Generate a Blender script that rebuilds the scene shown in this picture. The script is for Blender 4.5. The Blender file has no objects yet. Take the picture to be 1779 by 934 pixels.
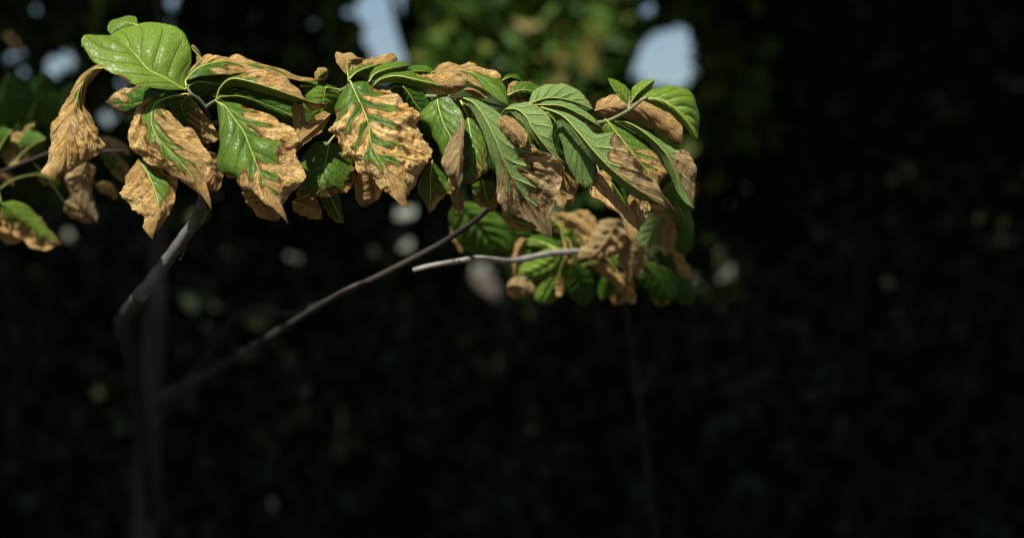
import bpy, math, random
import numpy as np
from mathutils import Vector, noise

# ------------------------------------------------------------------ camera, sky, sun, exposure
scene = bpy.context.scene
COL = scene.collection
RES_W, RES_H = 1779.0, 934.0
DIST, PX, EYE = 1.5, 0.000458, 1.6          # focus distance, metres per photo pixel there, camera height

cam_d = bpy.data.cameras.new('camera')
cam = bpy.data.objects.new('camera', cam_d)
COL.objects.link(cam)
cam.location = (0, 0, EYE)
cam.rotation_euler = (math.radians(90), 0, 0)
cam_d.sensor_width = 36.0
cam_d.lens = 36.0 * DIST / (RES_W * PX)
cam_d.clip_start, cam_d.clip_end = 0.05, 2000
cam_d.dof.use_dof = True
cam_d.dof.focus_distance = DIST + 0.005
cam_d.dof.aperture_fstop = 4.2
cam_d.dof.aperture_blades = 0
scene.camera = cam

SUN_TO = Vector((-0.30, -0.52, 0.80)).normalized()
elev = math.asin(SUN_TO.z)
azim = math.atan2(SUN_TO.x, SUN_TO.y)
world = bpy.data.worlds.new('World')
scene.world = world
world.use_nodes = True
wn = world.node_tree
wn.nodes.clear()
sky = wn.nodes.new('ShaderNodeTexSky')
sky.sky_type = 'NISHITA'
sky.sun_disc = False
sky.sun_elevation = elev
sky.sun_rotation = azim
sky.air_density = 1.0
sky.dust_density = 1.0
bg = wn.nodes.new('ShaderNodeBackground')
bg.inputs['Strength'].default_value = 0.05
wo = wn.nodes.new('ShaderNodeOutputWorld')
wn.links.new(sky.outputs[0], bg.inputs[0])
wn.links.new(bg.outputs[0], wo.inputs[0])

sun_d = bpy.data.lights.new('sun', 'SUN')
sun_d.energy = 5.0
sun_d.angle = math.radians(0.5)
sun_d.color = (1.0, 0.95, 0.86)
sun = bpy.data.objects.new('sun', sun_d)
COL.objects.link(sun)
sun.rotation_euler = (-SUN_TO).to_track_quat('-Z', 'Y').to_euler()

vs = scene.view_settings
vs.view_transform = 'Standard'
vs.look = 'None'
vs.exposure = 0.8
vs.gamma = 1.0
vs.use_curve_mapping = False

# ------------------------------------------------------------------ helpers
rng = random.Random(7)

def at(px, py, d=0.0):
    """a point d centimetres behind the focus plane"""
    k = (DIST + d / 100.0) / DIST * PX
    return np.array([(px - RES_W / 2) * k, DIST + d / 100.0, EYE - (py - RES_H / 2) * k])

def tag(o, label=None, cat=None, group=None, kind=None):
    if label: o['label'] = label
    if cat: o['category'] = cat
    if group: o['group'] = group
    if kind: o['kind'] = kind
    return o

def empty(name, loc):
    o = bpy.data.objects.new(name, None)
    o.empty_display_size = 0.1
    o.location = loc
    COL.objects.link(o)
    return o

def link(name, me, parent=None):
    o = bpy.data.objects.new(name, me)
    COL.objects.link(o)
    if parent is not None:
        o.parent = parent
        o.location = -Vector(parent.location)      # meshes are written in world coordinates
    return o

def mesh_np(name, verts, quads, mats, smooth=True, mat_idx=None):
    me = bpy.data.meshes.new(name)
    nv, nf = len(verts), len(quads)
    k = quads.shape[1]
    me.vertices.add(nv)
    me.vertices.foreach_set('co', np.asarray(verts, np.float32).ravel())
    me.loops.add(nf * k)
    me.loops.foreach_set('vertex_index', np.asarray(quads, np.int32).ravel())
    me.polygons.add(nf)
    me.polygons.foreach_set('loop_start', np.arange(0, nf * k, k, dtype=np.int32))
    for m in mats: me.materials.append(m)
    if mat_idx is not None:
        me.polygons.foreach_set('material_index', np.asarray(mat_idx, np.int32))
    me.polygons.foreach_set('use_smooth', np.full(nf, smooth))
    me.update(calc_edges=True)
    return me

def curve(pts, n):
    """Catmull-Rom through pts, n points evenly spaced by arc length"""
    pts = np.asarray(pts, float)
    if len(pts) == 2:
        t = np.linspace(0, 1, n)[:, None]
        return pts[0] * (1 - t) + pts[1] * t
    p = np.vstack([2 * pts[0] - pts[1], pts, 2 * pts[-1] - pts[-2]])
    out = []
    for i in range(1, len(p) - 2):
        p0, p1, p2, p3 = p[i - 1], p[i], p[i + 1], p[i + 2]
        for t in np.linspace(0, 1, 16, endpoint=False):
            out.append(0.5 * ((2 * p1) + (-p0 + p2) * t + (2 * p0 - 5 * p1 + 4 * p2 - p3) * t * t + (-p0 + 3 * p1 - 3 * p2 + p3) * t ** 3))
    out.append(pts[-1])
    out = np.array(out)
    s = np.r_[0, np.cumsum(np.linalg.norm(np.diff(out, axis=0), axis=1))]
    q = np.linspace(0, s[-1], n)
    return np.stack([np.interp(q, s, out[:, j]) for j in range(out.shape[1])], 1)

def tube_arrays(path, rad, sides=8):
    path = np.asarray(path, float)
    n = len(path)
    tan = np.gradient(path, axis=0)
    tan /= np.linalg.norm(tan, axis=1)[:, None] + 1e-12
    up = np.array([0.23, 0.61, 0.76])
    V = np.zeros((n, sides, 3))
    for i in range(n):
        a = np.cross(tan[i], up); a /= np.linalg.norm(a) + 1e-12
        b = np.cross(tan[i], a)
        up = np.cross(a, tan[i])
        for k in range(sides):
            th = 2 * math.pi * k / sides
            V[i, k] = path[i] + rad[i] * (math.cos(th) * a + math.sin(th) * b)
    F = []
    for i in range(n - 1):
        for k in range(sides):
            k2 = (k + 1) % sides
            F.append((i * sides + k, i * sides + k2, (i + 1) * sides + k2, (i + 1) * sides + k))
    V = V.reshape(-1, 3)
    c0, c1 = len(V), len(V) + 1
    V = np.vstack([V, path[0], path[-1]])
    for k in range(sides):
        k2 = (k + 1) % sides
        F.append((c0, k2, k, k))
        F.append((c1, (n - 1) * sides + k, (n - 1) * sides + k2, (n - 1) * sides + k2))
    return V, F

def tube(name, path, rad, mat, parent, sides=8, knobs=0.0, seed=0):
    n = len(path)
    rad = np.interp(np.linspace(0, 1, n), np.linspace(0, 1, len(rad)), rad)
    if knobs:
        for i in range(n):
            rad[i] *= 1 + knobs * noise.noise(Vector((i * 0.35, seed, 3.1)))
    V, F = tube_arrays(path, rad, sides)
    me = bpy.data.meshes.new(name)
    me.from_pydata([tuple(v) for v in V], [], [f if f[2] != f[3] else f[:3] for f in F])
    me.materials.append(mat)
    me.polygons.foreach_set('use_smooth', np.full(len(me.polygons), True))
    me.update()
    return link(name, me, parent)

# ------------------------------------------------------------------ materials
class NT:
    def __init__(s, name):
        s.m = bpy.data.materials.new(name); s.m.use_nodes = True
        s.t = s.m.node_tree; s.t.nodes.clear()
    def n(s, typ, **kw):
        nd = s.t.nodes.new(typ)
        for k, v in kw.items(): setattr(nd, k, v)
        return nd
    def put(s, sock, v):
        if isinstance(v, bpy.types.NodeSocket): s.t.links.new(v, sock)
        elif isinstance(v, (tuple, list)) and len(v) == 3 and sock.type == 'RGBA': sock.default_value = (*v, 1)
        else: sock.default_value = v
    def math(s, op, a, b=0.0, c=None, clamp=False):
        nd = s.n('ShaderNodeMath', operation=op); nd.use_clamp = clamp
        s.put(nd.inputs[0], a); s.put(nd.inputs[1], b)
        if c is not None: s.put(nd.inputs[2], c)
        return nd.outputs[0]
    def mix(s, f, a, b):
        nd = s.n('ShaderNodeMix', data_type='RGBA')
        s.put(nd.inputs[0], f); s.put(nd.inputs[6], a); s.put(nd.inputs[7], b)
        return nd.outputs[2]
    def step(s, v, lo, hi):
        nd = s.n('ShaderNodeMapRange', interpolation_type='SMOOTHSTEP')
        s.put(nd.inputs[0], v); s.put(nd.inputs[1], lo); s.put(nd.inputs[2], hi)
        return nd.outputs[0]
    def noise(s, vec, scale, detail=3, rough=0.55, dist=0.0):
        nd = s.n('ShaderNodeTexNoise')
        s.put(nd.inputs['Vector'], vec); s.put(nd.inputs['Scale'], scale)
        s.put(nd.inputs['Detail'], detail); s.put(nd.inputs['Roughness'], rough); s.put(nd.inputs['Distortion'], dist)
        return nd.outputs['Fac']

NVEIN = 6.0
def leaf_material(name, under):
    g = NT(name)
    obj = g.n('ShaderNodeTexCoord').outputs['Object']
    uv = g.n('ShaderNodeAttribute', attribute_name='leaf_uv').outputs['Vector']
    sc = g.n('ShaderNodeAttribute', attribute_name='scorch').outputs['Fac']
    ag = g.n('ShaderNodeAttribute', attribute_name='tint').outputs['Fac']
    sep = g.n('ShaderNodeSeparateXYZ'); g.put(sep.inputs[0], uv)
    u, v, w = sep.outputs[0], sep.outputs[1], sep.outputs[2]   # along, |across|, vein phase
    n1 = g.noise(obj, 60, 4)
    n2 = g.noise(obj, 190, 4, 0.6)
    n3 = g.noise(obj, 620, 3, 0.6)
    # side veins run out from the midrib and curve towards the tip
    ph = g.math('FRACT', w)
    dv = g.math('ABSOLUTE', g.math('SUBTRACT', ph, 0.5))
    wob = g.math('MULTIPLY', g.math('SUBTRACT', n2, 0.5), 0.03)
    dv = g.math('ADD', dv, wob)
    vein = g.math('SUBTRACT', 1.0, g.step(dv, 0.015, 0.055 if not under else 0.095))
    vein = g.math('MULTIPLY', vein, g.math('SUBTRACT', 1.0, g.step(v, 0.72, 0.98)))
    vo = g.n('ShaderNodeTexVoronoi', feature='DISTANCE_TO_EDGE')
    g.put(vo.inputs['Vector'], obj); g.put(vo.inputs['Scale'], 260)
    net = g.math('SUBTRACT', 1.0, g.step(vo.outputs['Distance'], 0.0, 0.09))
    # crinkles drawn out along the side veins
    cb = g.n('ShaderNodeCombineXYZ')
    g.put(cb.inputs[0], g.math('MULTIPLY', w, 4.5)); g.put(cb.inputs[1], g.math('MULTIPLY', v, 2.2)); g.put(cb.inputs[2], g.math('MULTIPLY', n1, 1.5))
    st = g.noise(cb.outputs[0], 1.0, 5, 0.65, 0.4)
    st2 = g.noise(cb.outputs[0], 3.2, 3, 0.6, 0.5)
    cre = g.math('SUBTRACT', 1.0, g.step(g.math('ABSOLUTE', g.math('SUBTRACT', st, 0.5)), 0.0, 0.05))
    # scorch front
    t = g.math('ADD', sc, g.math('MULTIPLY', g.math('SUBTRACT', n1, 0.5), 0.16))
    t = g.math('ADD', t, g.math('MULTIPLY', g.math('SUBTRACT', n2, 0.5), 0.10))
    dead = g.step(t, -0.012, 0.012)
    rim = g.math('MULTIPLY', g.step(t, -0.035, 0.0), g.math('SUBTRACT', 1.0, g.step(t, 0.02, 0.15)))
    yel = g.step(t, -0.22, -0.02)
    if not under:
        G1, G2, GY = (0.026, 0.085, 0.006), (0.155, 0.245, 0.028), (0.19, 0.22, 0.03)
        VG = (0.20, 0.31, 0.05)
        T1, T2, T3 = (0.68, 0.425, 0.125), (0.80, 0.58, 0.25), (0.42, 0.23, 0.065)
        RIM, VT, GREY = (0.11, 0.048, 0.016), (0.38, 0.22, 0.08), (0.40, 0.31, 0.20)
    else:
        G1, G2, GY = (0.120, 0.215, 0.050), (0.190, 0.285, 0.085), (0.21, 0.25, 0.06)
        VG = (0.38, 0.44, 0.17)
        T1, T2, T3 = (0.60, 0.465, 0.22), (0.70, 0.57, 0.31), (0.44, 0.31, 0.14)
        RIM, VT, GREY = (0.15, 0.08, 0.04), (0.26, 0.16, 0.075), (0.52, 0.46, 0.32)
    green = g.mix(g.step(g.math('ADD', g.math('MULTIPLY', n1, 0.7), g.math('MULTIPLY', ag, 0.75)), 0.35, 1.1), G1, G2)
    green = g.mix(g.math('MULTIPLY', g.step(n3, 0.35, 0.75), 0.25), green, G1)
    green = g.mix(g.math('MULTIPLY', yel, 0.6), green, GY)
    green = g.mix(g.math('MULTIPLY', net, 0.10 if not under else 0.2), green, VG)
    green = g.mix(g.math('MULTIPLY', vein, 0.36 if not under else 0.85), green, VG)
    tan = g.mix(g.step(n1, 0.3, 0.7), T1, T2)
    tan = g.mix(g.math('MULTIPLY', g.step(n2, 0.50, 0.75), 0.5), tan, T3)
    tan = g.mix(g.math('MULTIPLY', g.step(g.noise(obj, 95, 5, 0.7), 0.55, 0.75), 0.45), tan, GREY)
    tan = g.mix(g.math('MULTIPLY', g.math('SUBTRACT', 1.0, g.step(t, 0.05, 0.35)), 0.35), tan, (0.54, 0.26, 0.08))
    tan = g.mix(g.math('MULTIPLY', g.step(st, 0.52, 0.70), 0.38), tan, T3)
    tan = g.mix(g.math('MULTIPLY', g.step(st2, 0.55, 0.72), 0.45), tan, T2)
    tan = g.mix(g.math('MULTIPLY', cre, 0.28), tan, VT)
    tan = g.mix(g.math('MULTIPLY', vein, 0.55), tan, VT)
    tan = g.mix(g.math('MULTIPLY', net, 0.18), tan, VT)
    tan = g.mix(g.math('MULTIPLY', g.step(g.math('ADD', u, g.math('MULTIPLY', n2, 0.16)), 0.93, 1.08), 0.75), tan, (0.17, 0.085, 0.035))
    fleck = g.step(g.noise(obj, 330, 2, 0.5), 0.70, 0.78)
    tan = g.mix(g.math('MULTIPLY', fleck, 0.6), tan, (0.10, 0.05, 0.025))
    col = g.mix(dead, green, tan)
    col = g.mix(g.math('MULTIPLY', rim, 0.85), col, RIM)
    # relief
    h = g.math('MULTIPLY', vein, 0.5 if under else -0.5)
    h = g.math('ADD', h, g.math('MULTIPLY', net, 0.15 if under else -0.10))
    h = g.math('ADD', h, g.math('MULTIPLY', n3, g.math('ADD', 0.10, g.math('MULTIPLY', dead, 0.25))))
    h = g.math('ADD', h, g.math('MULTIPLY', n2, g.math('ADD', g.math('MULTIPLY', dead, 0.85), 0.10)))
    h = g.math('ADD', h, g.math('MULTIPLY', dead, g.math('ADD', g.math('MULTIPLY', st, 1.6), g.math('ADD', g.math('MULTIPLY', st2, 0.9), g.math('MULTIPLY', cre, -0.5)))))
    bp = g.n('ShaderNodeBump'); bp.inputs['Strength'].default_value = 1.0; bp.inputs['Distance'].default_value = 0.0021
    g.put(bp.inputs['Height'], h)
    pr = g.n('ShaderNodeBsdfPrincipled')
    g.put(pr.inputs['Base Color'], col)
    ro = g.math('ADD', g.math('MULTIPLY', dead, 0.25), 0.36 if not under else 0.6)
    g.put(pr.inputs['Roughness'], ro)
    g.put(pr.inputs['Specular IOR Level'], g.math('SUBTRACT', 0.24 if not under else 0.16, g.math('MULTIPLY', dead, 0.12)))
    g.put(pr.inputs['Normal'], bp.outputs[0])
    tr = g.n('ShaderNodeBsdfTranslucent')
    tc = g.n('ShaderNodeHueSaturation'); tc.inputs['Saturation'].default_value = 1.05; tc.inputs['Value'].default_value = 1.4
    g.put(tc.inputs['Color'], col)
    g.put(tr.inputs[0], tc.outputs[0])
    g.put(tr.inputs['Normal'], bp.outputs[0])
    mx = g.n('ShaderNodeMixShader')
    g.put(mx.inputs[0], g.math('ADD', 0.30, g.math('MULTIPLY', dead, 0.14 if under else -0.04)))
    g.put(mx.inputs[1], pr.outputs[0]); g.put(mx.inputs[2], tr.outputs[0])
    out = g.n('ShaderNodeOutputMaterial')
    g.put(out.inputs[0], mx.outputs[0])
    return g.m

def plain(name, c1, c2, scale, rough=0.7, bump=0.0, spec=0.3, stretch=None, c3=None):
    g = NT(name)
    obj = g.n('ShaderNodeTexCoord').outputs['Object']
    if stretch:
        mp = g.n('ShaderNodeMapping'); g.put(mp.inputs[0], obj); mp.inputs['Scale'].default_value = stretch
        obj = mp.outputs[0]
    n1 = g.noise(obj, scale, 5, 0.6)
    col = g.mix(g.step(n1, 0.35, 0.65), c1, c2)
    if c3:
        col = g.mix(g.step(g.noise(obj, scale * 2.7, 3), 0.55, 0.7), col, c3)
    pr = g.n('ShaderNodeBsdfPrincipled')
    g.put(pr.inputs['Base Color'], col)
    pr.inputs['Roughness'].default_value = rough
    pr.inputs['Specular IOR Level'].default_value = spec
    if bump:
        bp = g.n('ShaderNodeBump'); bp.inputs['Strength'].default_value = 0.6; bp.inputs['Distance'].default_value = bump
        g.put(bp.inputs['Height'], n1); g.put(pr.inputs['Normal'], bp.outputs[0])
    out = g.n('ShaderNodeOutputMaterial'); g.put(out.inputs[0], pr.outputs[0])
    return g.m

def rib_material():
    g = NT('midrib')
    obj = g.n('ShaderNodeTexCoord').outputs['Object']
    sc = g.n('ShaderNodeAttribute', attribute_name='scorch').outputs['Fac']
    t = g.math('ADD', sc, g.math('MULTIPLY', g.math('SUBTRACT', g.noise(obj, 90, 3), 0.5), 0.2))
    fresh = g.mix(g.noise(obj, 60, 2), (0.36, 0.41, 0.06), (0.46, 0.46, 0.10))
    dry = g.mix(g.noise(obj, 150, 3), (0.42, 0.26, 0.11), (0.24, 0.13, 0.06))
    col = g.mix(g.step(t, -0.05, 0.05), fresh, dry)
    pr = g.n('ShaderNodeBsdfPrincipled'); g.put(pr.inputs['Base Color'], col)
    pr.inputs['Roughness'].default_value = 0.5
    out = g.n('ShaderNodeOutputMaterial'); g.put(out.inputs[0], pr.outputs[0])
    return g.m

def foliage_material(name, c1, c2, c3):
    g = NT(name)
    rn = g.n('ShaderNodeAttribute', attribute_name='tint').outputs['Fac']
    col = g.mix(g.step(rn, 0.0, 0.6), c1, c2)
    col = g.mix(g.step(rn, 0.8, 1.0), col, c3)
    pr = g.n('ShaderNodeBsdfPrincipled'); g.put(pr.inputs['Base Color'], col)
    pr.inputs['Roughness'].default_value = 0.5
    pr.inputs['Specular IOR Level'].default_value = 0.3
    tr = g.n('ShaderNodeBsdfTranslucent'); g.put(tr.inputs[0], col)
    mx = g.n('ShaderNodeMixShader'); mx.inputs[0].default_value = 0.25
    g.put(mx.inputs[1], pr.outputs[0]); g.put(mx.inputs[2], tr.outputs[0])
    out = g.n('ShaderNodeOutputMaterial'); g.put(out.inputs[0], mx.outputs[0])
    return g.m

M_TOP = leaf_material('leaf_top', False)
M_UND = leaf_material('leaf_underside', True)
M_RIB = rib_material()
M_TWIG = plain('green_twig', (0.13, 0.16, 0.07), (0.20, 0.20, 0.11), 120, 0.6, 0.0006)
M_BARK = plain('grey_bark', (0.055, 0.053, 0.049), (0.115, 0.112, 0.105), 60, 0.85, 0.002, stretch=(1, 1, 0.35), c3=(0.05, 0.047, 0.042))
M_PALE = plain('pale_bark', (0.16, 0.15, 0.135), (0.30, 0.28, 0.25), 60, 0.85, 0.002, c3=(0.09, 0.08, 0.07))
M_DBARK = plain('dark_bark', (0.022, 0.019, 0.016), (0.045, 0.038, 0.032), 9, 0.95, 0.02, stretch=(1, 1, 0.2))
M_SOIL = plain('leaf_litter', (0.030, 0.022, 0.015), (0.055, 0.038, 0.022), 3, 0.95, 0.02, c3=(0.07, 0.05, 0.028))
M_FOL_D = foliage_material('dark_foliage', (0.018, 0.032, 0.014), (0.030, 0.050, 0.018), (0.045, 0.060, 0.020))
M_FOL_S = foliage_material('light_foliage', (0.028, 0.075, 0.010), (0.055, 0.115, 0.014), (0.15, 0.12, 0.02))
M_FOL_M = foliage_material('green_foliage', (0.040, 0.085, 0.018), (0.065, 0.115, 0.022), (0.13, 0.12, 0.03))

# ------------------------------------------------------------------ leaf builder
def leaf(parent, M, L, R, d=(0, 0), dl=0.8, dr=0.8, gl=(1, 1), gr=None, under=False, camber=0.10,
         quilt=0.05, crumple=1.0, ripple=1.0, curl=(0.0, 0.0), tongue=0.35, pet=None, res=(64, 22), tint=0.5, nv=None,
         fold=0.0, seed=[0], rib=0.8, autocurl=0.5, twist=0.95):
    seed[0] += 1
    sd = seed[0]
    lr = random.Random(sd * 31 + 5)
    nu, ns = res
    NV = nv or NVEIN
    gr = gl if gr is None else gr
    dd = lambda t: float(np.interp(t, np.linspace(0, 1, len(d)), d))
    def chord(p):
        p = np.asarray([q[:2] for q in p], float)
        s = np.r_[0, np.cumsum(np.linalg.norm(np.diff(p, axis=0), axis=1))]
        return s / s[-1]
    tm = chord(M)
    M3 = curve([at(p[0], p[1], dd(t) + (p[2] if len(p) > 2 else 0)) for p, t in zip(M, tm)], nu)
    def edge(E, off):
        E = [M[0][:2]] + list(E) + [M[-1][:2]]
        te = chord(E)
        return curve([at(p[0], p[1], dd(t) + off * math.sin(math.pi * t) ** 0.7 + (p[2] if len(p) > 2 else 0)) for p, t in zip(E, te)], nu)
    E = (edge(L, dl), edge(R, dr))
    U = np.linspace(0, 1, nu)
    nc = 2 * ns + 1
    P = np.zeros((nu, nc, 3)); UV = np.zeros((nu, nc, 3)); SC = np.zeros((nu, nc)); W = np.zeros((nu, nc))
    S = np.abs(np.arange(nc) - ns) / ns
    amps = [np.array([0.2 + 1.6 * lr.random() for _ in range(int(NV * 1.6) + 8)]) for _ in (0, 1)]
    for j in range(nc):
        side = 0 if j < ns else 1
        s = S[j]
        half = E[side] - M3
        w = np.linalg.norm(half, axis=1)
        s_e = s
        P[:, j] = M3 + half * s_e
        P[:, j, 1] -= camber * w * 4 * s * (1 - s) - fold * w * s
        UV[:, j, 0] = U; UV[:, j, 1] = s
        vc = NV * (U * 1.12 - 0.30 * s ** 0.8 + 0.05) + (0.35 if side else 0.0)
        UV[:, j, 2] = vc
        gg = np.interp(np.clip(U - 0.10 * s, 0, 1), np.linspace(0, 1, len((gl, gr)[side])), (gl, gr)[side])
        vw = vc + np.array([0.32 * noise.noise(Vector((u_ * 9 + sd * 3.1, s * 3.0 + side * 5, 2.2))) for u_ in U])
        x_ = np.clip((np.abs(np.sin(np.pi * (vw - 0.5))) - 0.40) / 0.5, 0, 1)
        tg = tongue * x_ * x_ * (3 - 2 * x_)          # brown fingers reach in between the veins
        amp = amps[side]
        tg = tg * amp[np.clip((vw + 3.5).astype(int), 0, len(amp) - 1)]
        gg = gg + np.array([0.16 * noise.noise(Vector((u_ * 5 + sd * 1.9, s * 2.0 + side * 7, 8.2))) for u_ in U]) * (gg < 1.15)
        SC[:, j] = s - gg - 0.22 * tongue * (gg > 0.02) + tg * np.clip((1 - gg) * 3, 0, 1) * (gg > -0.2)
        W[:, j] = w
    # uneven margin
    def nz(a, b, f, o=0.0):
        return noise.noise(Vector((a * f + sd * 7.3, b * f + o, sd * 1.7)))
    def ridge(a, b, f, o=0.0):
        return 1.0 - 2.0 * abs(nz(a, b, f, o))
    du = np.gradient(P, axis=0); dv = np.gradient(P, axis=1)
    N = np.cross(du, dv)
    ln = np.linalg.norm(N, axis=2)[..., None]
    N = N / np.maximum(ln, 1e-12)
    cen = P.reshape(-1, 3).mean(0)
    toc = np.array([0, 0, EYE]) - cen
    mean = (N * ln).reshape(-1, 3).sum(0)
    facing = float(np.dot(mean, toc)) > 0
    flip = (facing == under)          # upper surfaces show their top to the camera, under=True their underside
    if flip: N = -N
    wmax = W.max()
    H = np.zeros((nu, nc))
    ln_leaf = np.linalg.norm(np.diff(M3, axis=0), axis=1).sum()
    asp = ln_leaf / max(wmax, 1e-5)
    phs = lr.random() * 6.28
    REF = 0.030
    for i in range(nu):
        endf = min(1.0, 6 * U[i] + 0.05, 6 * (1 - U[i]) + 0.05)
        for j in range(nc):
            s = S[j]; sg = -1 if j < ns else 1
            w = W[i, j]
            a, b = U[i] * ln_leaf / REF, sg * s * w / REF
            wr = min(w, 0.034) 
            dry = 1.0 / (1.0 + math.exp(-SC[i, j] / 0.05))
            vc = UV[i, j, 2]
            q = abs(math.sin(math.pi * (vc - 0.5))) ** 0.55
            h = quilt * q * w * min(1, s * 5) * (1 - s) * 1.5
            big = nz(a, b, 0.9)
            # creases: sharp folds, drawn out along the side veins
            ca, cb = vc * 0.9, b * 0.55
            c1 = abs(nz(a, b, 2.1, 9)); c2 = abs(nz(ca, cb, 2.4, 3)); c3 = abs(nz(a, b, 5.2, 15)); c4 = nz(a, b, 12.0, 5)
            c5 = abs(nz(a, b, 9.5, 25)); c6 = abs(nz(ca, cb, 6.0, 33))
            cr = 0.34 - (0.75 * c1 + 0.65 * c2 + 0.50 * c3 + 0.22 * c5 + 0.42 * c6) + 0.08 * c4
            h += crumple * wr * (0.07 * big * min(1, s * 2) + cr * (0.02 + 0.118 * dry) * (0.3 + 0.7 * min(1, s * 3)))
            h += ripple * wr * (0.02 + 0.045 * dry) * s ** 3 * (math.sin(2 * math.pi * 4.3 * U[i] + phs * sg + 3 * nz(a, sg, 1.5, 77)) + 1.2 * nz(a, sg * 3.0, 4.0, 50))
            H[i, j] = h * endf
            if s > 0.75:
                k = (s - 0.75) / 0.25 * (0.010 + 0.034 * dry) * (nz(a, sg * 2.0, 3.2, 31) + 0.6 * nz(a, sg * 2.0, 8.5, 37) + 0.35 * nz(a, sg * 2.0, 19.0, 41)) * endf
                side = 0 if j < ns else 1
                P[i, j] += (E[side][i] - M3[i]) * k
    P = P + N * H[..., None]
    # margins roll up or back round an axis along the edge
    S0R = 0.58
    for side in (0, 1):
        sg = -1 if side == 0 else 1
        auto = (0.30 + 0.25 * lr.random()) * (1 if lr.random() < 0.5 else -1)
        js = [j for j in range(nc) if (j < ns) == (side == 0) and S[j] > S0R]
        js.sort(key=lambda j: S[j])
        j0 = js[0] - sg
        jm = ns + sg * (ns - 1)
        for i in range(1, nu - 1):
            dry = 1.0 / (1.0 + math.exp(-SC[i, jm] / 0.08))
            a = U[i] * ln_leaf / REF
            c = (curl[side] + auto * dry * autocurl) * max(0.0, 0.75 + 1.3 * nz(a, sg * 5.0, 0.8, 13))
            th = max(-3.6, min(3.6, c * 4.0)) * min(1.0, 7 * U[i], 7 * (1 - U[i]))
            if abs(th) < 0.05: continue
            out = P[i, js[-1]] - P[i, j0]
            ell = np.linalg.norm(out) + 1e-9
            o_ = out / ell
            n_ = N[i, j0] - np.dot(N[i, j0], o_) * o_; n_ /= np.linalg.norm(n_) + 1e-9
            r_ = ell * 1.12 / abs(th)
            base = P[i, j0].copy()
            for j in js:
                f = (S[j] - S[j0]) / (1 - S[j0])
                t_ = abs(th) * f
                flat = base + out * f
                P[i, j] = base + o_ * r_ * math.sin(t_) + n_ * math.copysign(1, th) * r_ * (1 - math.cos(t_)) + (P[i, j] - flat) * (1 - 0.4 * f)
    if min(gl[-1], gr[-1]) < 0 and twist:
        tw = twist * (0.7 + 0.9 * lr.random()) * (1 if lr.random() < 0.5 else -1)
        for i in range(nu):
            f = (U[i] - 0.74) / 0.26
            if f <= 0: continue
            ax = P[min(i + 1, nu - 1), ns] - P[max(i - 1, 0), ns]; ax /= np.linalg.norm(ax) + 1e-9
            q_ = P[i] - P[i, ns]
            an = tw * f ** 1.3
            P[i] = P[i, ns] + q_ * math.cos(an) + np.cross(ax, q_) * math.sin(an) + ax * (q_ @ ax)[:, None] * (1 - math.cos(an))
    du = np.gradient(P, axis=0); dv = np.gradient(P, axis=1)
    N2 = np.cross(du, dv); N2 /= np.maximum(np.linalg.norm(N2, axis=2)[..., None], 1e-12)
    if flip: N2 = -N2
    TH = 0.00028
    V = np.vstack([(P + N2 * TH / 2).reshape(-1, 3), (P - N2 * TH / 2).reshape(-1, 3)])
    nn = nu * nc
    I = np.arange(nn).reshape(nu, nc)
    q = np.stack([I[:-1, :-1], I[1:, :-1], I[1:, 1:], I[:-1, 1:]], -1).reshape(-1, 4)
    if flip: q = q[:, ::-1]
    rimv = np.concatenate([I[:, 0], I[-1, 1:], I[-2::-1, -1], I[0, -2:0:-1]])
    r2 = np.roll(rimv, -1)
    rim = np.stack([rimv, r2, r2 + nn, rimv + nn], 1)
    if flip: rim = rim[:, ::-1]
    F = np.vstack([q, q[:, ::-1] + nn, rim[:, ::-1]])
    mi = np.r_[np.zeros(len(q)), np.ones(len(q)), np.ones(len(rim))]
    me = mesh_np('leaf', V, F, [M_TOP, M_UND], True, mi)
    for nm, typ, arr in (('scorch', 'FLOAT', np.r_[SC.ravel(), SC.ravel()]), ('tint', 'FLOAT', np.full(2 * nn, tint))):
        at_ = me.attributes.new(nm, typ, 'POINT'); at_.data.foreach_set('value', arr.astype(np.float32))
    at_ = me.attributes.new('leaf_uv', 'FLOAT_VECTOR', 'POINT')
    at_.data.foreach_set('vector', np.vstack([UV.reshape(-1, 3)] * 2).astype(np.float32).ravel())
    o = link('leaf', me, parent)
    # midrib with its stalk: a raised vein one can see on both faces
    mid = P[:, ns].copy()
    scm = SC[:, ns].copy()
    if pet:
        pp = curve([at(*p) for p in pet] + [mid[0]], 10)[:-1]
        mid = np.vstack([pp, mid]); scm = np.r_[np.full(len(pp), -1.0), scm]
    n = len(mid)
    r = np.interp(np.linspace(0, 1, n), [0, 0.15, 0.6, 1], [0.00100, 0.00062, 0.00034, 0.00016]) * rib * (0.7 if under else 1.0)
    TV, TF = tube_arrays(mid, r, 6)
    rm = bpy.data.meshes.new('midrib')
    rm.from_pydata([tuple(v) for v in TV], [], [f if f[2] != f[3] else f[:3] for f in TF])
    rm.materials.append(M_RIB)
    rm.polygons.foreach_set('use_smooth', np.full(len(rm.polygons), True))
    a2 = rm.attributes.new('scorch', 'FLOAT', 'POINT')
    a2.data.foreach_set('value', np.r_[np.repeat(scm, 6), scm[0], scm[-1]].astype(np.float32))
    ro = bpy.data.objects.new('midrib', rm); COL.objects.link(ro); ro.parent = o
    return o

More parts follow.
